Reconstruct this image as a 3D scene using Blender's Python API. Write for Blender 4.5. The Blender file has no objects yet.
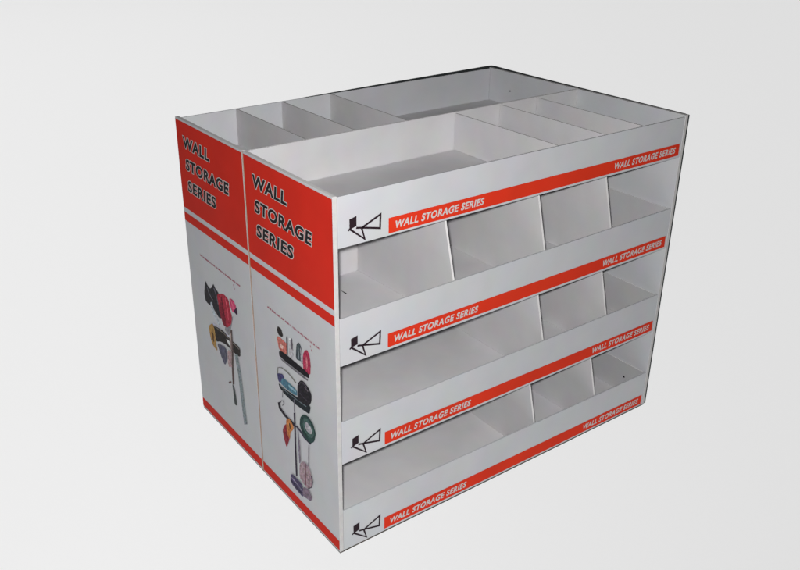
import bpy, bmesh, math, random
from mathutils import Matrix, Vector

SC = bpy.context.scene
COL = SC.collection

ALB = 0.42        # white card
WORLD = 0.03
FLASH = 276.0
FLOOR_GLOW = 2.31

# ------------------------------------------------------------------ camera
cam_d = bpy.data.cameras.new("camera")
cam = bpy.data.objects.new("camera", cam_d)
COL.objects.link(cam)
right = Vector((0.81799, -0.57523, -0.00050))
down = Vector((-0.23944, -0.33970, -0.90955))
fwd = Vector((0.52303, 0.74412, -0.41560))
m = Matrix.Identity(4)
for i in range(3):
    m[i][0], m[i][1], m[i][2] = right[i], -down[i], -fwd[i]
CAM = Vector((-0.91109, -1.45058, 1.59016))
m.translation = CAM
cam.matrix_world = m
cam_d.sensor_width = 36.0
cam_d.lens = 858.6 / 800 * 36.0
cam_d.shift_x = (400 - 374.34) / 800
cam_d.shift_y = (269.15 - 285) / 800
cam_d.clip_start = 0.02
cam_d.clip_end = 400
SC.camera = cam

# ------------------------------------------------------------------ world: a dim studio
w = bpy.data.worlds.new("World")
SC.world = w
w.use_nodes = True
bg = w.node_tree.nodes["Background"]
bg.inputs[0].default_value = (1.0, 1.0, 1.0, 1)
bg.inputs[1].default_value = WORLD

# ------------------------------------------------------------------ lamps
def area(name, loc, size_x, size_y, power, rot=(0, 0, 0), color=(1, 1, 1), shape='RECTANGLE'):
    d = bpy.data.lights.new(name, 'AREA')
    d.shape = shape
    d.size = size_x
    d.size_y = size_y
    d.energy = power
    d.color = color
    o = bpy.data.objects.new(name, d)
    o.location = loc
    o.rotation_euler = rot
    COL.objects.link(o)
    return o

# the camera's own flash, a little above and to the left of the lens
fl = bpy.data.lights.new("camera_flash", 'POINT')
fl.shadow_soft_size = 0.02
fl.energy = FLASH
fl.color = (1.0, 0.985, 0.975)
flo = bpy.data.objects.new("camera_flash", fl)
flo.location = CAM - right * 0.024 - down * 0.026
COL.objects.link(flo)

# added lamps under the floor, invented to make the backdrop glow pale
FX0, FX1, FY0, FY1 = -1.15, 15.0, -1.05, 17.0
area("added_floor_lamp", ((FX0 + FX1) / 2, (FY0 + FY1) / 2, -0.12), FX1 - FX0, FY1 - FY0,
     FLOOR_GLOW * (FX1 - FX0) * (FY1 - FY0), rot=(math.pi, 0, 0))

# a second added lamp, deeper and sloping, for the left-to-right backdrop gradient
ax = Vector((fwd.x, fwd.y, 0)).normalized()
lf = Vector((-ax.y, ax.x, 0))
slope_dir = (ax - Vector((0, 0, 0.5))).normalized()
nrm = lf.cross(slope_dir) * -1
if nrm.z < 0:
    nrm = -nrm
LX, LY = 16.0, 16.0
ctr = Vector((CAM.x, CAM.y, 0)) + slope_dir * (LY / 2 + 0.3) + lf * (LX / 2)
zz = -nrm
lm = Matrix.Identity(4)
yy = slope_dir
xx = yy.cross(zz)
for i in range(3):
    lm[i][0], lm[i][1], lm[i][2] = xx[i], yy[i], zz[i]
lm.translation = ctr
sl = area("added_gradient_lamp", (0, 0, 0), LX, LY, 0.15 * math.pi * LX * LY)
sl.matrix_world = Matrix(lm) @ Matrix.Rotation(0, 4, 'X')

SC.view_settings.view_transform = 'Standard'
SC.view_settings.look = 'None'
SC.view_settings.exposure = 0
SC.view_settings.gamma = 1
SC.view_settings.use_curve_mapping = False
SC.cycles.use_denoising = True
SC.cycles.max_bounces = 10
SC.cycles.diffuse_bounces = 6

# ------------------------------------------------------------------ materials
def lin(c):
    c = c / 255.0
    return c / 12.92 if c <= 0.04045 else ((c + 0.055) / 1.055) ** 2.4

def mat(name, col, rough=0.55, spec=0.3, bump=0.0, bscale=6.0, vary=0.0, vscale=9.0):
    mt = bpy.data.materials.new(name)
    mt.use_nodes = True
    nt = mt.node_tree
    b = nt.nodes["Principled BSDF"]
    b.inputs["Base Color"].default_value = (*col, 1)
    b.inputs["Roughness"].default_value = rough
    b.inputs["Specular IOR Level"].default_value = spec
    tc = nt.nodes.new("ShaderNodeTexCoord")
    if vary > 0:
        n = nt.nodes.new("ShaderNodeTexNoise")
        n.inputs["Scale"].default_value = vscale
        n.inputs["Detail"].default_value = 5
        nt.links.new(tc.outputs["Object"], n.inputs["Vector"])
        r = nt.nodes.new("ShaderNodeMapRange")
        r.inputs["From Min"].default_value = 0.3
        r.inputs["From Max"].default_value = 0.7
        r.inputs["To Min"].default_value = 1 - vary
        r.inputs["To Max"].default_value = 1 + vary * 0.4
        nt.links.new(n.outputs["Fac"], r.inputs["Value"])
        mx = nt.nodes.new("ShaderNodeMix")
        mx.data_type = 'RGBA'
        mx.blend_type = 'MULTIPLY'
        mx.inputs["Factor"].default_value = 1
        mx.inputs[6].default_value = (*col, 1)
        nt.links.new(r.outputs[0], mx.inputs[7])
        # faint uneven tint of the print run
        n3 = nt.nodes.new("ShaderNodeTexNoise")
        n3.inputs["Scale"].default_value = vscale * 1.7
        nt.links.new(tc.outputs["Object"], n3.inputs["Vector"])
        m3 = nt.nodes.new("ShaderNodeMix")
        m3.data_type = 'RGBA'
        m3.blend_type = 'SOFT_LIGHT'
        m3.inputs["Factor"].default_value = 0.10 if vary < 0.2 else 0.35
        nt.links.new(mx.outputs[2], m3.inputs[6])
        nt.links.new(n3.outputs["Color"], m3.inputs[7])
        nt.links.new(m3.outputs[2], b.inputs["Base Color"])
    if bump > 0:
        n2 = nt.nodes.new("ShaderNodeTexNoise")
        n2.inputs["Scale"].default_value = bscale
        n2.inputs["Detail"].default_value = 2
        nt.links.new(tc.outputs["Object"], n2.inputs["Vector"])
        bp = nt.nodes.new("ShaderNodeBump")
        bp.inputs["Strength"].default_value = bump
        bp.inputs["Distance"].default_value = 0.02
        nt.links.new(n2.outputs["Fac"], bp.inputs["Height"])
        nt.links.new(bp.outputs[0], b.inputs["Normal"])
    return mt

M_WHITE = mat("printed_white_card", (ALB * 1.01, ALB * 1.03, ALB * 1.075), 0.6, 0.08, 0.10, 5, 0.035)
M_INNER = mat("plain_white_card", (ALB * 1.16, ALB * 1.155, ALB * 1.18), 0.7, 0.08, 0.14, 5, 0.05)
M_DIV = mat("divider_card", (ALB * 1.05, ALB * 1.04, ALB * 1.065), 0.7, 0.08, 0.14, 5, 0.05)
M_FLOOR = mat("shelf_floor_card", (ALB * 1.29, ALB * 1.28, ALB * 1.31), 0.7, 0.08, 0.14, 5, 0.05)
M_EDGE = mat("cut_card_edge", (ALB * 1.06, ALB * 1.05, ALB * 1.04), 0.8, 0.1, 0, 5, 0.08, 60)
M_KRAFT = mat("kraft_edge", (0.29, 0.15, 0.075), 0.85, 0.1, 0, 5, 0.25, 40)
M_RED = mat("red_print", (ALB * 1.12, 0.019, 0.0095), 0.6, 0.05, 0.10, 5, 0.08)
M_BAND = mat("orange_red_print", (ALB * 1.27, 0.030, 0.011), 0.6, 0.05, 0.10, 5, 0.08)
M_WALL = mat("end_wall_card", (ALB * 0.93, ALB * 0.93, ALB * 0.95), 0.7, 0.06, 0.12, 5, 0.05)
M_LIT_RIM = mat("lit_card_rim", (0.59, 0.585, 0.585), 0.8, 0.05)  # card edge lightened, caught light put into the colour
M_LETTER = mat("white_lettering", (ALB * 1.05, ALB * 1.02, ALB), 0.6, 0.08)
M_BLACK = mat("black_ink", (0.010, 0.009, 0.011), 0.6, 0.08)
M_ICON = mat("dark_plum_ink", (0.018, 0.010, 0.014), 0.6, 0.08)
M_TINY = mat("faded_red_ink", (0.27, 0.075, 0.105), 0.6, 0.2)
M_CONTACT = mat("contact_shade_grey", (0.075, 0.068, 0.058), 0.9, 0.05, 0, 5, 0.4, 30)  # dark tone painted as contact shade along the bottom
M_OUTLINE = mat("dark_outline_tone", (0.022, 0.026, 0.027), 0.6, 0.2)  # tone of the added outline, standing in for backdrop residue
M_HOLE = mat("dark_hole", (0.012, 0.011, 0.012), 0.9, 0.0)
_ink = {}
def ink(c, ref):
    k = (c, ref)
    if k not in _ink:
        rr = lin(ref)
        g = sum(c) / 3.0
        _ink[k] = mat("ink_%d_%d_%d" % c, tuple(min(0.7, lin(x * 0.74 + g * 0.24) / rr * ALB) for x in c), 0.6, 0.05, 0, 5, 0.55, 130)
    return _ink[k]

# ------------------------------------------------------------------ floor: translucent sheet, added to glow from the lamps below
def make_floor():
    me = bpy.data.meshes.new("floor")
    bm = bmesh.new()
    vs = [bm.verts.new(v) for v in ((FX0, FY0, 0), (FX1, FY0, 0), (FX1, FY1, 0), (FX0, FY1, 0))]
    bm.faces.new(vs)
    bm.to_mesh(me)
    bm.free()
    o = bpy.data.objects.new("floor", me)
    COL.objects.link(o)
    mt = bpy.data.materials.new("translucent_glow_sheet")
    mt.use_nodes = True
    nt = mt.node_tree
    nt.nodes.clear()
    out = nt.nodes.new("ShaderNodeOutputMaterial")
    tr = nt.nodes.new("ShaderNodeBsdfTranslucent")
    tr.inputs[0].default_value = (0.985, 0.985, 0.985, 1)
    di = nt.nodes.new("ShaderNodeBsdfDiffuse")
    di.inputs[0].default_value = (0.8, 0.8, 0.8, 1)
    mx = nt.nodes.new("ShaderNodeMixShader")
    mx.inputs[0].default_value = 0.04
    nt.links.new(tr.outputs[0], mx.inputs[1])
    nt.links.new(di.outputs[0], mx.inputs[2])
    nt.links.new(mx.outputs[0], out.inputs[0])
    me.materials.append(mt)
    o["kind"] = "structure"
make_floor()

# ------------------------------------------------------------------ mesh helpers
W, H = 1.2, 0.975
T = 0.0115          # side panel board
G = 0.0012          # gap beside the fascias

class Stand:
    """local build space: front plane y=0, left side x=0; origin of the Empty at the footprint centre"""
    def __init__(s, depth):
        s.d = depth
        s.off = Vector((W / 2, depth / 2, 0))

def hexa(bm, c, mi=0):
    """c: 8 corners, bottom 4 (ccw) then top 4"""
    v = [bm.verts.new(p) for p in c]
    for f in ((0, 3, 2, 1), (4, 5, 6, 7), (0, 1, 5, 4), (1, 2, 6, 5), (2, 3, 7, 6), (3, 0, 4, 7)):
        bm.faces.new([v[i] for i in f]).material_index = mi
    return v

def box(bm, x0, x1, y0, y1, z0, z1, mi=0):
    return hexa(bm, [(x0, y0, z0), (x1, y0, z0), (x1, y1, z0), (x0, y1, z0),
                     (x0, y0, z1), (x1, y0, z1), (x1, y1, z1), (x0, y1, z1)], mi)

def obj(st, name, bm, mats, parent, bevel=0.0, edge_axis=None):
    if edge_axis is not None:      # thin end faces get the second material (cut edge)
        bm.normal_update()
        for f in bm.faces:
            if abs(f.normal[edge_axis]) < 0.7:
                f.material_index = 1
    if bevel > 0:
        bmesh.ops.bevel(bm, geom=list(bm.edges), offset=bevel, segments=2, affect='EDGES', profile=0.6, material=-1)
    for v in bm.verts:
        v.co -= st.off
    me = bpy.data.meshes.new(name)
    bm.to_mesh(me)
    bm.free()
    for mm in (mats if isinstance(mats, (list, tuple)) else [mats]):
        me.materials.append(mm)
    o = bpy.data.objects.new(name, me)
    COL.objects.link(o)
    o.parent = parent
    return o

# ---- flat print on a surface: (u, v) on the surface, n = lift off the surface
def front_map(u, v, n): return Vector((u, -n + 0.0006, v))
def left_map(depth):
    return lambda u, v, n: Vector((-n, depth - u, v))
def right_map(depth):
    return lambda u, v, n: Vector((W + n, u, v))

def poly(bm, fmap, pts, n, mi=0):
    f = bm.faces.new([bm.verts.new(fmap(u, v, n)) for u, v in pts])
    f.material_index = mi
    return f

def stroke(bm, fmap, pts, wd, n, mi=0, closed=False):
    """constant-width mitred line"""
    P = [Vector(p) for p in pts]
    k = len(P)
    L, R = [], []
    for i in range(k):
        a = P[i - 1] if (i > 0 or closed) else None
        c = P[(i + 1) % k] if (i < k - 1 or closed) else None
        t1 = (P[i] - a).normalized() if a is not None else None
        t2 = (c - P[i]).normalized() if c is not None else None
        t1 = t1 or t2
        t2 = t2 or t1
        nn = Vector((-(t1.y + t2.y), t1.x + t2.x))
        nn = nn.normalized() if nn.length > 1e-6 else Vector((-t1.y, t1.x))
        n1 = Vector((-t1.y, t1.x))
        sc = min(2.2, 1 / max(0.3, nn.dot(n1)))
        L.append(P[i] + nn * wd / 2 * sc)
        R.append(P[i] - nn * wd / 2 * sc)
    for i in range(k if closed else k - 1):
        j = (i + 1) % k
        poly(bm, fmap, [L[i], L[j], R[j], R[i]], n, mi)

# ---- lettering from the built-in font
_txt = {}
def glyphs(body, bold, shear):
    key = (body, bold, shear)
    if key in _txt:
        return _txt[key]
    cu = bpy.data.curves.new("lettering_source", 'FONT')
    cu.body = body
    cu.size = 1.0
    cu.shear = shear
    cu.offset = bold
    cu.space_character = 1.12
    cu.resolution_u = 5
    o = bpy.data.objects.new("lettering_source", cu)
    COL.objects.link(o)
    dg = bpy.context.evaluated_depsgraph_get()
    dg.update()
    me = bpy.data.meshes.new_from_object(o.evaluated_get(dg))
    V = [(v.co.x, v.co.y) for v in me.vertices]
    F = [tuple(p.vertices) for p in me.polygons]
    bpy.data.objects.remove(o)
    bpy.data.curves.remove(cu)
    bpy.data.meshes.remove(me)
    _txt[key] = (V, F)
    return V, F

def letters(bm, fmap, body, u0, v0, width, cap, n, bold=0.02, shear=0.18, mi=0, slope=0.0, ref_bold=None):
    rb = bold if ref_bold is None else ref_bold
    Vr, _ = glyphs(body, rb, shear)
    x0 = min(p[0] for p in Vr); x1 = max(p[0] for p in Vr)
    y0 = min(p[1] for p in Vr); y1 = max(p[1] for p in Vr)
    V, F = glyphs(body, bold, shear)
    kx, ky = width / (x1 - x0), cap / (y1 - y0)
    vs = []
    for x, y in V:
        u = u0 + (x - x0) * kx
        vs.append(bm.verts.new(fmap(u, v0 + (y - y0) * ky + slope * (u - u0), n)))
    for f in F:
        try:
            bm.faces.new([vs[i] for i in f]).material_index = mi
        except ValueError:
            pass

# prints on the two visible ends: (colour, outline in metres along and up the panel)
PICTURE_A = [
    ((112, 112, 118), 1, [(0.215, 0.3898), (0.2505, 0.3795), (0.2717, 0.4263), (0.289, 0.4676)]),
    ((38, 36, 42), 1, [(0.1116, 0.5059), (0.1222, 0.4962), (0.138, 0.4894), (0.1492, 0.4955), (0.1679, 0.517), (0.1773, 0.5066), (0.198, 0.5003), (0.2111, 0.4815), (0.2075, 0.4215), (0.1894, 0.412), (0.1491, 0.4313), (0.1009, 0.4314), (0.0939, 0.457)]),
    ((150, 160, 170), 1, [(0.1352, 0.4444), (0.1478, 0.4481), (0.1498, 0.4359), (0.1663, 0.4123), (0.1984, 0.3941), (0.1876, 0.382), (0.1529, 0.4036), (0.136, 0.4257)]),
    ((160, 26, 46), 1, [(0.1856, 0.4887), (0.2109, 0.5023), (0.2348, 0.5097), (0.2646, 0.5046), (0.269, 0.473), (0.2787, 0.4576), (0.2696, 0.4268), (0.2402, 0.4038), (0.2139, 0.4003), (0.1964, 0.4338)]),
    ((118, 18, 34), 1, [(0.2038, 0.4768), (0.2232, 0.4735), (0.2314, 0.4373), (0.2346, 0.4042), (0.214, 0.4009), (0.1995, 0.4351)]),
    ((188, 46, 92), 1, [(0.2699, 0.5136), (0.2963, 0.5153), (0.3115, 0.5019), (0.3072, 0.4803), (0.2845, 0.4734), (0.2713, 0.4879)]),
    ((96, 14, 30), 0, [(0.2122, 0.4913), (0.2187, 0.4686), (0.2215, 0.4442), (0.2304, 0.4222), (0.2359, 0.4252), (0.227, 0.447), (0.2242, 0.4714), (0.2178, 0.4941)]),
    ((205, 60, 80), 0, [(0.239, 0.4994), (0.2471, 0.4804), (0.2506, 0.4566), (0.2509, 0.4342), (0.2564, 0.4368), (0.256, 0.4593), (0.2526, 0.4832), (0.2445, 0.5022)]),
    ((200, 80, 110), 0, [(0.2761, 0.509), (0.2862, 0.4966), (0.2924, 0.484), (0.2964, 0.4862), (0.2901, 0.4988), (0.28, 0.5112)]),
    ((84, 84, 94), 0, [(0.1191, 0.4865), (0.1285, 0.4703), (0.1512, 0.4564), (0.1566, 0.4598), (0.1341, 0.4736), (0.1249, 0.4895)]),
    ((92, 88, 98), 0, [(0.1677, 0.5024), (0.1798, 0.4847), (0.1886, 0.4591), (0.1935, 0.4616), (0.1848, 0.4873), (0.1726, 0.5051)]),
    ((52, 22, 52), 1, [(0.2908, 0.4795), (0.3147, 0.5019), (0.317, 0.474)]),
    ((165, 165, 186), 0, [(0.1353, 0.3711), (0.1922, 0.3735), (0.2443, 0.3751), (0.2506, 0.3813), (0.1987, 0.3798), (0.1421, 0.3775)]),
    ((152, 112, 52), 1, [(0.1056, 0.3502), (0.1354, 0.3729), (0.1533, 0.3653), (0.1493, 0.3155), (0.1574, 0.2859), (0.1298, 0.2913), (0.1145, 0.3087)]),
    ((82, 55, 28), 1, [(0.13, 0.343), (0.1401, 0.3385), (0.1369, 0.3068), (0.1273, 0.3115)]),
    ((40, 36, 34), 1, [(0.1404, 0.3715), (0.214, 0.3813), (0.2486, 0.3737), (0.3186, 0.3732), (0.3152, 0.3404), (0.2717, 0.3363), (0.2271, 0.3404), (0.186, 0.3333), (0.1528, 0.318), (0.1508, 0.353)]),
    ((98, 90, 84), 0, [(0.1461, 0.3669), (0.214, 0.372), (0.3105, 0.3636), (0.3146, 0.3673), (0.2182, 0.3758), (0.1501, 0.3708)]),
    ((185, 188, 190), 1, [(0.2273, 0.3623), (0.2536, 0.3644), (0.254, 0.3463), (0.2385, 0.3508)]),
    ((76, 76, 96), 1, [(0.1579, 0.3165), (0.2215, 0.3305), (0.2266, 0.29), (0.203, 0.2591), (0.1816, 0.2804)]),
    ((150, 122, 126), 1, [(0.2305, 0.3287), (0.2707, 0.3318), (0.2572, 0.2797), (0.2265, 0.267)]),
    ((106, 118, 122), 0, [(0.2781, 0.3315), (0.2918, 0.2735), (0.2979, 0.1985), (0.3029, 0.146), (0.3076, 0.1062), (0.3284, 0.1194), (0.3236, 0.1587), (0.3185, 0.2107), (0.3122, 0.2852), (0.2984, 0.343)]),
    ((78, 62, 60), 0, [(0.2621, 0.4059), (0.2602, 0.3356), (0.2514, 0.278), (0.2476, 0.2154), (0.2597, 0.222), (0.2633, 0.284), (0.272, 0.3413), (0.2737, 0.4114)]),
    ((140, 120, 118), 0, [(0.2609, 0.394), (0.2546, 0.3389), (0.2457, 0.2812), (0.2513, 0.284), (0.2601, 0.3415), (0.2664, 0.3966)]),
    ((58, 64, 64), 1, [(0.2454, 0.2175), (0.2604, 0.21), (0.2671, 0.1705), (0.2677, 0.151), (0.2508, 0.1462), (0.2486, 0.1854)]),
    ((88, 60, 62), 1, [(0.2213, 0.2119), (0.2392, 0.2223), (0.2406, 0.2163), (0.2226, 0.2052)]),
]
PICTURE_B = [
    ((195, 98, 85), 1, [(0.1253, 0.5121), (0.138, 0.5178), (0.1703, 0.5157), (0.1798, 0.514), (0.177, 0.4814), (0.1356, 0.4748)]),
    ((45, 40, 38), 1, [(0.1342, 0.5468), (0.1531, 0.546), (0.1614, 0.53), (0.1537, 0.5228), (0.1383, 0.521), (0.1282, 0.5303)]),
    ((60, 50, 60), 1, [(0.1763, 0.5352), (0.1852, 0.5392), (0.1812, 0.4793), (0.1746, 0.4784)]),
    ((172, 170, 176), 1, [(0.191, 0.5328), (0.2112, 0.5436), (0.2103, 0.4856), (0.1888, 0.4814)]),
    ((95, 90, 100), 1, [(0.2011, 0.5414), (0.2086, 0.5436), (0.2093, 0.5126), (0.2007, 0.51)]),
    ((62, 74, 80), 1, [(0.2276, 0.5346), (0.2371, 0.5459), (0.2457, 0.5461), (0.2531, 0.5362), (0.2556, 0.4985), (0.2211, 0.4909)]),
    ((150, 150, 158), 1, [(0.2452, 0.5384), (0.2559, 0.5256), (0.2588, 0.494), (0.247, 0.4912)]),
    ((178, 35, 70), 1, [(0.259, 0.5232), (0.2686, 0.5384), (0.2808, 0.5447), (0.291, 0.5356), (0.295, 0.5095), (0.2913, 0.4778), (0.2583, 0.4699), (0.2564, 0.4991)]),
    ((214, 110, 120), 1, [(0.2724, 0.5239), (0.2798, 0.5218), (0.2801, 0.4965), (0.2722, 0.484)]),
    ((28, 26, 32), 1, [(0.1351, 0.4738), (0.1551, 0.4811), (0.2853, 0.4805), (0.2837, 0.4625), (0.1345, 0.4565)]),
    ((226, 170, 160), 1, [(0.1416, 0.4979), (0.1599, 0.5011), (0.1588, 0.4888), (0.1423, 0.4873)]),
    ((205, 204, 208), 1, [(0.1913, 0.5375), (0.199, 0.5416), (0.1996, 0.5359), (0.1919, 0.5317)]),
    ((120, 134, 140), 0, [(0.235, 0.5365), (0.2371, 0.5166), (0.2357, 0.4979), (0.2387, 0.4993), (0.2401, 0.5181), (0.238, 0.5381)]),
    ((110, 108, 116), 1, [(0.1382, 0.4561), (0.2798, 0.4614), (0.2774, 0.4535), (0.1471, 0.4505)]),
    ((112, 112, 106), 0, [(0.1217, 0.3968), (0.1276, 0.4192), (0.1436, 0.426), (0.1717, 0.4279), (0.1967, 0.4232), (0.2147, 0.4161), (0.2196, 0.4204), (0.2014, 0.4276), (0.176, 0.4324), (0.1465, 0.4304), (0.1227, 0.4187), (0.1156, 0.3942)]),
    ((62, 58, 112), 1, [(0.1181, 0.3984), (0.1497, 0.4115), (0.157, 0.4005), (0.1299, 0.3732), (0.121, 0.3796)]),
    ((62, 112, 135), 1, [(0.1486, 0.4003), (0.1717, 0.4013), (0.2216, 0.3994), (0.2219, 0.3797), (0.1647, 0.3737), (0.1325, 0.3759)]),
    ((120, 165, 185), 1, [(0.178, 0.3953), (0.216, 0.3951), (0.2155, 0.3882), (0.1795, 0.3867)]),
    ((30, 38, 44), 1, [(0.1226, 0.3709), (0.1505, 0.369), (0.2147, 0.3772), (0.2587, 0.3823), (0.2888, 0.3868), (0.2808, 0.3588), (0.2699, 0.3568), (0.2081, 0.3497), (0.1536, 0.3516), (0.1285, 0.3589)]),
    ((36, 33, 40), 1, [(0.2258, 0.4198), (0.241, 0.4385), (0.2564, 0.4446), (0.2793, 0.4385), (0.2952, 0.4251), (0.2931, 0.4034), (0.2824, 0.3859), (0.2537, 0.3717), (0.2223, 0.3733)]),
    ((70, 64, 78), 0, [(0.2352, 0.4214), (0.2423, 0.4318), (0.2541, 0.4365), (0.2708, 0.4315), (0.2745, 0.435), (0.2571, 0.4401), (0.2406, 0.4333), (0.2313, 0.4208)]),
    ((58, 52, 66), 0, [(0.2343, 0.3975), (0.2493, 0.3922), (0.271, 0.3932), (0.2737, 0.3965), (0.2524, 0.3954), (0.2378, 0.4007)]),
    ((86, 100, 108), 0, [(0.1324, 0.3669), (0.1579, 0.3638), (0.2127, 0.3672), (0.2655, 0.3724), (0.268, 0.3757), (0.2154, 0.3706), (0.161, 0.3673), (0.1359, 0.3704)]),
    ((88, 80, 92), 0, [(0.2598, 0.4274), (0.2765, 0.4233), (0.2805, 0.4272), (0.2638, 0.4314)]),
    ((120, 118, 122), 0, [(0.1433, 0.3587), (0.1399, 0.3336), (0.1439, 0.3356), (0.1472, 0.3607)]),
    ((90, 88, 96), 0, [(0.1311, 0.3125), (0.1363, 0.3211), (0.1446, 0.3244), (0.1457, 0.3166), (0.1369, 0.3077), (0.1398, 0.3074), (0.15, 0.3183), (0.1484, 0.3279), (0.1345, 0.3224), (0.1271, 0.3115)]),
    ((95, 92, 105), 0, [(0.2028, 0.3624), (0.2017, 0.3218), (0.206, 0.3243), (0.207, 0.3648)]),
    ((40, 36, 46), 0, [(0.1138, 0.3048), (0.1187, 0.2874), (0.1474, 0.2785), (0.1752, 0.2781), (0.2035, 0.2737), (0.2129, 0.2836), (0.1845, 0.2881), (0.1573, 0.2885), (0.1303, 0.2968), (0.1263, 0.3128)]),
    ((55, 50, 72), 0, [(0.2076, 0.2799), (0.2277, 0.2759), (0.2475, 0.2669), (0.2801, 0.2657), (0.2861, 0.2728), (0.2542, 0.274), (0.2349, 0.2829), (0.2146, 0.287)]),
    ((48, 38, 58), 0, [(0.1994, 0.3189), (0.1987, 0.27), (0.1963, 0.1981), (0.1956, 0.1118), (0.2046, 0.1178), (0.2052, 0.2036), (0.2074, 0.2751), (0.208, 0.3239)]),
    ((118, 110, 132), 0, [(0.2152, 0.2763), (0.2161, 0.21), (0.2172, 0.1685), (0.2238, 0.1728), (0.2226, 0.2141), (0.2216, 0.2802)]),
    ((150, 36, 48), 1, [(0.1455, 0.2493), (0.1573, 0.2602), (0.1675, 0.2308), (0.1713, 0.2203), (0.1518, 0.1785), (0.1394, 0.2015), (0.133, 0.2265)]),
    ((196, 112, 48), 1, [(0.156, 0.2721), (0.1712, 0.2862), (0.1848, 0.2842), (0.1975, 0.2706), (0.1896, 0.2577), (0.1759, 0.2422), (0.173, 0.2184), (0.1594, 0.2289), (0.1566, 0.2513)]),
    ((80, 55, 30), 1, [(0.1711, 0.2736), (0.1792, 0.2712), (0.1801, 0.2536), (0.1728, 0.2606)]),
    ((36, 66, 62), 1, [(0.2495, 0.3421), (0.2738, 0.3502), (0.2987, 0.3404), (0.311, 0.3183), (0.3007, 0.2861), (0.2797, 0.2698), (0.2493, 0.273), (0.2287, 0.2952), (0.2328, 0.322)]),
    ((60, 92, 88), 1, [(0.251, 0.3322), (0.2689, 0.3395), (0.2919, 0.3312), (0.3036, 0.3141), (0.2962, 0.2964), (0.2785, 0.286), (0.2528, 0.2927), (0.2415, 0.308)]),
    ((158, 158, 165), 1, [(0.2544, 0.3175), (0.2673, 0.3285), (0.2871, 0.3232), (0.2935, 0.3088), (0.2845, 0.2997), (0.262, 0.3002)]),
    ((128, 120, 130), 0, [(0.2229, 0.2461), (0.2222, 0.1746), (0.2271, 0.1777), (0.2277, 0.249)]),
    ((125, 120, 128), 0, [(0.2703, 0.2588), (0.2642, 0.181), (0.269, 0.184), (0.2749, 0.2615)]),
    ((152, 126, 136), 1, [(0.2196, 0.167), (0.2369, 0.1869), (0.2529, 0.1917), (0.2712, 0.1874), (0.2852, 0.1626), (0.2823, 0.1349), (0.2584, 0.1111), (0.2382, 0.112), (0.2164, 0.1224)]),
    ((70, 55, 72), 0, [(0.2779, 0.1656), (0.283, 0.1473), (0.2762, 0.1278), (0.2596, 0.1134), (0.2612, 0.1114), (0.2803, 0.1285), (0.2882, 0.1507), (0.2831, 0.1695)]),
    ((110, 55, 70), 0, [(0.2484, 0.1869), (0.2462, 0.1152), (0.2511, 0.1185), (0.2532, 0.1899)]),
    ((72, 62, 98), 1, [(0.1693, 0.108), (0.2315, 0.1085), (0.2353, 0.069), (0.222, 0.0634), (0.1643, 0.0714)]),
    ((128, 118, 150), 0, [(0.1697, 0.0915), (0.2025, 0.0879), (0.2292, 0.0807), (0.2329, 0.0847), (0.2061, 0.0919), (0.1733, 0.0956)]),
    ((40, 34, 60), 0, [(0.1673, 0.0796), (0.2015, 0.0739), (0.2274, 0.0711), (0.2309, 0.0752), (0.2051, 0.078), (0.1711, 0.0837)]),
    ((120, 100, 120), 1, [(0.2343, 0.1021), (0.2636, 0.1132), (0.2813, 0.0958), (0.2728, 0.079), (0.2301, 0.0688)]),
]

# ------------------------------------------------------------------ fascia prints
ICON_SQ = [(0.0425, 0.0625), (0.0612, 0.0668), (0.0610, 0.0432), (0.0425, 0.0383)]
def fascia(st, root, zt, zb, band):
    """zt, zb, band = heights at the left and right end: top edge, bottom edge, lower edge of the red band"""
    xa, xb = T + G, W - T - G
    def at(p, x): return p[0] + (p[1] - p[0]) * (x - xa) / (xb - xa)
    bm = bmesh.new()
    y0, y1 = 0.0006, 0.0058
    hexa(bm, [(xa, y0, zb[0]), (xb, y0, zb[1]), (xb, y1, zb[1]), (xa, y1, zb[0]),
              (xa, y0, zt[0]), (xb, y0, zt[1]), (xb, y1, zt[1]), (xa, y1, zt[0])])
    fa = obj(st, "fascia", bm, [M_WHITE], root, bevel=0.0008)
    bl, br = 0.1405 if band[0] < 0.5 else 0.148, 1.180
    hb = 0.0375
    bm = bmesh.new()
    poly(bm, front_map, [(bl, at(band, bl)), (br, at(band, br)), (br, at(band, br) + hb - 0.002), (bl, at(band, bl) + hb)], 0.0004)
    obj(st, "red_band", bm, [M_BAND], fa)
    sl = (band[1] - band[0]) / (xb - xa)
    for u0, wd in ((bl + 0.019, 0.267), (0.904, 0.260)):
        bm = bmesh.new()
        letters(bm, front_map, "WALL STORAGE SERIES", u0, at(band, u0) + 0.0088, wd, 0.0186, 0.0008, bold=0.034, shear=0.22, slope=sl)
        obj(st, "lettering", bm, [M_LETTER], fa)
    # drawing of a wire hook
    zo = at(band, 0.06) - 0.0045
    bm = bmesh.new()
    F = lambda pts: [(u, v + zo) for u, v in pts]
    poly(bm, front_map, F(ICON_SQ), 0.0006)
    wd = 0.0050
    stroke(bm, front_map, F([(0.0600, 0.0390), (0.0770, 0.0355), (0.1242, 0.0238), (0.1256, 0.0567), (0.0770, 0.0365)]), wd, 0.0007)
    stroke(bm, front_map, F([(0.0745, 0.0352), (0.0828, 0.0070), (0.0425, 0.0402)]), wd, 0.0009)
    stroke(bm, front_map, F([(0.0445, 0.0420), (0.0385, 0.0365)]), wd * 0.8, 0.0011)
    obj(st, "hook_drawing", bm, [M_ICON], fa)
    return fa

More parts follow.
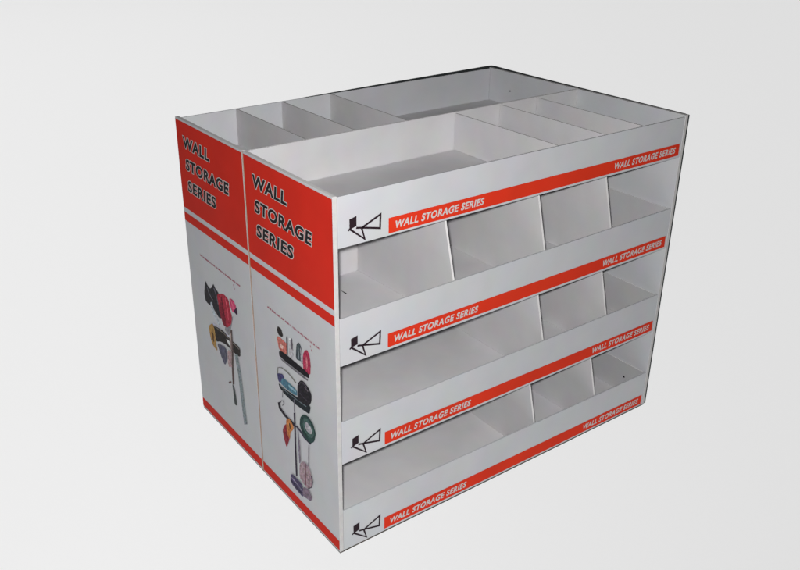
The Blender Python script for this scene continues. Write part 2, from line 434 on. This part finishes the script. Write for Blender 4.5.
# ------------------------------------------------------------------ side panel prints
def header(st, fmap, width, panel):
    e = 0.0012
    for nm, za, zb in (("red_header", 0.7055, 0.9702), ("red_stripe", 0.6635, 0.6905), ("red_base_stripe", 0.0098, 0.0415)):
        bm = bmesh.new()
        poly(bm, fmap, [(e, za), (width - e, za), (width - e, zb), (e, zb)], 0.0004)
        obj(st, nm, bm, [M_RED], panel)
    for body, u0, v0, wd in (("WALL", 0.0440, 0.8950, 0.168), ("STORAGE", 0.0470, 0.8305, 0.274), ("SERIES", 0.0490, 0.7660, 0.184)):
        bm = bmesh.new()
        letters(bm, fmap, body, u0, v0, wd, 0.0345, 0.0006, bold=0.078, shear=0.12, mi=0, ref_bold=0.035)
        letters(bm, fmap, body, u0, v0, wd, 0.0345, 0.0010, bold=0.035, shear=0.12, mi=1)
        obj(st, "lettering", bm, [M_LETTER, M_BLACK], panel)

def picture(st, fmap, table, ref, panel, u_shift):
    bm = bmesh.new()
    mats = []
    def rounded(p):
        for _ in range(1):
            q = []
            for i in range(len(p)):
                a, b = p[i - 1], p[i]
                for f in (0.17, 0.83):
                    q.append((a[0] + (b[0] - a[0]) * f, a[1] + (b[1] - a[1]) * f))
            p = q
        return p
    for i, (c, soft, pts) in enumerate(table):
        if soft:
            pts = rounded(pts)
        mm = ink(c, ref)
        if mm not in mats:
            mats.append(mm)
        poly(bm, fmap, [(u + u_shift, v) for u, v in pts], 0.0004 + 0.00005 * i, mats.index(mm))
    obj(st, "product_picture", bm, mats, panel)

def web_line(st, fmap, u0, u1, z0, z1, panel, seed):
    """one line of very small print, too small to read, and a small mark under its end"""
    rnd = random.Random(seed)
    bm = bmesh.new()
    u = u0
    while u < u1:
        wd = rnd.uniform(0.0022, 0.0042)
        h = rnd.choice((0.0042, 0.0042, 0.0052, 0.0068))
        z = z0 + (z1 - z0) * (u - u0) / (u1 - u0)
        k = rnd.random()
        if k < 0.45:
            stroke(bm, fmap, [(u, z), (u, z + h)], 0.0017, 0.0005)
            stroke(bm, fmap, [(u + wd * 0.75, z), (u + wd * 0.75, z + 0.0042)], 0.0017, 0.0005)
        elif k < 0.85:
            stroke(bm, fmap, [(u, z + 0.0006), (u + wd * 0.8, z + 0.0006), (u + wd * 0.8, z + 0.004), (u, z + 0.004)], 0.0016, 0.0005, closed=True)
        else:
            stroke(bm, fmap, [(u, z), (u + wd * 0.5, z)], 0.0013, 0.0005)
        u += wd + 0.0009
    uu, zz = u0 + (u1 - u0) * 0.84, z0 + (z1 - z0) * 0.84
    stroke(bm, fmap, [(uu, zz - 0.0085), (uu + 0.0015, zz - 0.014)], 0.0028, 0.0005)
    stroke(bm, fmap, [(uu + 0.0035, zz - 0.018), (uu + 0.0065, zz - 0.0225)], 0.0030, 0.0005)
    obj(st, "web_line", bm, [M_TINY], panel)

# ------------------------------------------------------------------ one stand
def make_stand(depth, label):
    st = Stand(depth)
    root = bpy.data.objects.new("display_stand", None)
    COL.objects.link(root)
    root["label"] = label
    root["category"] = "display stand"
    root["group"] = "white cardboard display stands set back to back"
    B = 0.003                     # back board, its raw kraft ends show in the seam
    # side panels with their prints
    for side in (0, 1):
        bm = bmesh.new()
        x0, x1 = (0, T) if side == 0 else (W - T, W)
        box(bm, x0, x1, 0, depth - B, 0.0046, H)
        bm.normal_update()
        for f in bm.faces:
            f.material_index = 0 if abs(f.normal.x) > 0.7 else (2 if f.normal.z > 0.7 else 1)  # top edge lightened in colour, as grazing light leaves it dull
        p = obj(st, "side_panel", bm, [M_WHITE, M_EDGE, M_LIT_RIM], root, bevel=0.0009)
        wd = depth - B
        if side == 0:
            fm = lambda u, v, n: Vector((-n, depth - B - u, v))
            header(st, fm, wd, p)
            picture(st, fm, PICTURE_B, 165, p, 0.0)
            web_line(st, fm, 0.084, 0.336, 0.578, 0.572, p, 3)
        else:
            fm = lambda u, v, n: Vector((W + n, u, v))
            header(st, fm, wd, p)
            picture(st, fm, PICTURE_A, 147, p, 0.0)
            web_line(st, fm, 0.090, 0.344, 0.578, 0.576, p, 8)
    # back panel
    bm = bmesh.new()
    box(bm, 0.0004, W - 0.0004, depth - B + 0.0002, depth, 0.0046, H - 0.001)
    bm.normal_update()
    for f in bm.faces:            # raw kraft at the two ends, white along the top
        f.material_index = 1 if abs(f.normal.x) > 0.7 else (2 if abs(f.normal.z) > 0.7 else 0)
    obj(st, "back_panel", bm, [M_INNER, M_KRAFT, M_LIT_RIM], root)
    # tray floor, and a dark board standing in for contact shade
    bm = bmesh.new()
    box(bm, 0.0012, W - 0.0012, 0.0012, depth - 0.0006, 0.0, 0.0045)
    obj(st, "contact_shade_strip", bm, [M_CONTACT], root)
    xa, xb, yb = T + G, W - T - G, depth - B - 0.001
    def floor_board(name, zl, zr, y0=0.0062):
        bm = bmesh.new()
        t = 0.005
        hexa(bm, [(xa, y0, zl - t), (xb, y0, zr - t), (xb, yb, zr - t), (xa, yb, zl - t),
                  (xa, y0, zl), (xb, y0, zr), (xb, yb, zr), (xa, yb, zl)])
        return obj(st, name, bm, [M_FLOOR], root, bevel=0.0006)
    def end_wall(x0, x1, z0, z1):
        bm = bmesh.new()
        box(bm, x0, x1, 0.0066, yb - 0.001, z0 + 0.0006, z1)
        return obj(st, "shelf_end_wall", bm, [M_WALL, M_LIT_RIM], root, bevel=0.0006, edge_axis=0)
    tray_z = 0.8625
    floor_board("top_tray", tray_z, tray_z)
    rows = [  # floor left/right, lip height, ceiling, divider x
        ((0.5610, 0.5700), (0.679, 0.693), tray_z - 0.0056, ((0.3540, -0.015), (0.6680, 0.0), (0.9285, 0.0))),
        ((0.2820, 0.2850), (0.399, 0.408), 0.5548, ((0.6930, 0.0), (0.9550, 0.0))),
        ((0.0130, 0.0130), (0.131, 0.126), 0.2755, ((0.6890, 0.0), (0.9480, 0.0))),
    ]
    for (zl, zr), (ll, lr), zc, divs in rows:
        floor_board("shelf", zl, zr)
        end_wall(xa + 0.0004, xa + 0.0042, zl, ll - 0.001)
        end_wall(xb - 0.0042, xb - 0.0004, zr, lr - 0.001)
        for x, skew in divs:
            fx = (x - xa) / (xb - xa)
            zf = zl + (zr - zl) * fx + 0.0004
            lip = ll + (lr - ll) * fx
            zt = zc - 0.0004 + (zr - zl) * fx * (0 if zc > 0.8 else 0.5)
            yt = 0.0075 + 0.26 * (zt - lip)
            t = 0.0058
            bm = bmesh.new()
            prof = [(0.0072, zf), (0.0072, lip), (yt, zt), (yb - 0.001, zt), (yb - 0.001, zf)]
            a = [bm.verts.new((x - t / 2 + skew * (y / depth), y, z)) for y, z in prof]
            b = [bm.verts.new((x + t / 2 + skew * (y / depth), y, z)) for y, z in prof]
            bm.faces.new(a)
            bm.faces.new(b[::-1])
            for i in range(5):
                j = (i + 1) % 5
                bm.faces.new([a[j], a[i], b[i], b[j]])
            bmesh.ops.recalc_face_normals(bm, faces=bm.faces)
            obj(st, "divider", bm, [M_DIV, M_LIT_RIM], root, bevel=0.0005, edge_axis=0)
    # dividers of the top tray
    for x in (0.682, 0.857, 1.0105):
        bm = bmesh.new()
        box(bm, x - 0.0022, x + 0.0022, 0.0066, yb - 0.001, tray_z + 0.0005, H - 0.0035)
        obj(st, "divider", bm, [M_DIV, M_EDGE], root, bevel=0.0005, edge_axis=0)
    # fascias
    fascia(st, root, (0.9725, 0.9705), (0.8525, 0.8520), (0.8575, 0.8587))
    fascia(st, root, (0.6785, 0.6940), (0.5545, 0.5655), (0.5612, 0.5725))
    fascia(st, root, (0.3990, 0.4085), (0.2762, 0.2780), (0.2830, 0.2845))
    fascia(st, root, (0.1320, 0.1262), (0.0048, 0.0048), (0.0112, 0.0094))
    return st, root

S = 0.412
st1, front = make_stand(S, "front display stand of the back-to-back pair, its red-banded shelves and lipped fascias facing the viewer")
front.location = (W / 2, S / 2, 0)
D = 0.8251
st2, rear = make_stand(D - S - 0.0012, "rear display stand of the pair, only its narrow printed end and open top tray showing")
rear.location = (W / 2, S + 0.0012 + (D - S - 0.0012) / 2, 0)
rear.rotation_euler = (0, 0, math.pi)

# added dark outline in place of backdrop residue, widest at the far corner
def outline_strip(st, root, pts):
    """pts: (x, y, z_low, z_high, half width) along the rim"""
    bm = bmesh.new()
    rings = []
    for i, (x, y, za, zb, hw) in enumerate(pts):
        p = Vector(pts[max(i - 1, 0)][:2])
        q = Vector(pts[min(i + 1, len(pts) - 1)][:2])
        t = (q - p).normalized()
        n = Vector((-t.y, t.x)) * hw
        rings.append([bm.verts.new((x + n.x, y + n.y, za)), bm.verts.new((x - n.x, y - n.y, za)),
                      bm.verts.new((x - n.x, y - n.y, zb)), bm.verts.new((x + n.x, y + n.y, zb))])
    for r, s_ in zip(rings, rings[1:]):
        for k in range(4):
            bm.faces.new([r[k], r[(k + 1) % 4], s_[(k + 1) % 4], s_[k]])
    bm.faces.new(rings[0][::-1])
    bm.faces.new(rings[-1])
    bmesh.ops.recalc_face_normals(bm, faces=bm.faces)
    return obj(st, "dark_outline", bm, [M_OUTLINE], root)
d1, d2 = st1.d, st2.d
o_ = 0.0030
outline_strip(st1, front, [(W + 0.0034, -0.0002, 0.004, H - 0.0005, 0.0017), (W + 0.0034, 0.012, 0.004, H - 0.0005, 0.0017)])
outline_strip(st1, front, [(W + o_, 0.0125, H - 0.02, H + 0.0004, 0.0014), (W + o_, d1 * 0.5, H - 0.02, H + 0.0012, 0.0014),
                  (W + o_, d1 + 0.0003, H - 0.02, H + 0.0020, 0.0014)])
outline_strip(st2, rear, [(-o_, d2 - 0.0003, H - 0.02, H + 0.0020, 0.0014), (-o_, d2 * 0.45, H - 0.02, H + 0.0030, 0.0016),
                 (-o_, 0.010, H - 0.02, H + 0.0052, 0.0018), (-o_ + 0.004, 0.0, H - 0.02, H + 0.0056, 0.0018),
                 (0.012, -o_, H - 0.02, H + 0.0056, 0.0018),
                 (0.20, -o_, H - 0.02, H + 0.0036, 0.0016), (0.45, -o_, H - 0.02, H + 0.0008, 0.0014),
                 (0.78, -o_, H - 0.02, H - 0.0040, 0.0010)])

# small dark marks: a scratch on the first shelf, a fixing hole in the end wall and in the rear tray
def dot(st, root, name, c, axis, r):
    bm = bmesh.new()
    vs = []
    for i in range(10):
        a = i * math.tau / 10
        o = [0, 0, 0]
        o[(axis + 1) % 3] = r * math.cos(a)
        o[(axis + 2) % 3] = r * math.sin(a)
        vs.append(bm.verts.new((c[0] + o[0], c[1] + o[1], c[2] + o[2])))
    bm.faces.new(vs)
    return obj(st, name, bm, [M_HOLE], root)
dot(st1, front, "fixing_hole", (W - T - G - 0.0045, 0.080, 0.0720), 0, 0.0033)
dot(st2, rear, "fixing_hole", (T + 0.0004, D - 0.7136, 0.9115), 0, 0.0028)
bm = bmesh.new()
hexa(bm, [(0.2260, 0.326, 0.5632), (0.2262, 0.3225, 0.5632), (0.2290, 0.302, 0.5632), (0.2250, 0.302, 0.5632),
          (0.2260, 0.326, 0.5640), (0.2262, 0.3225, 0.5640), (0.2290, 0.302, 0.5640), (0.2250, 0.302, 0.5640)])
obj(st1, "scratch_mark", bm, [M_HOLE], front)
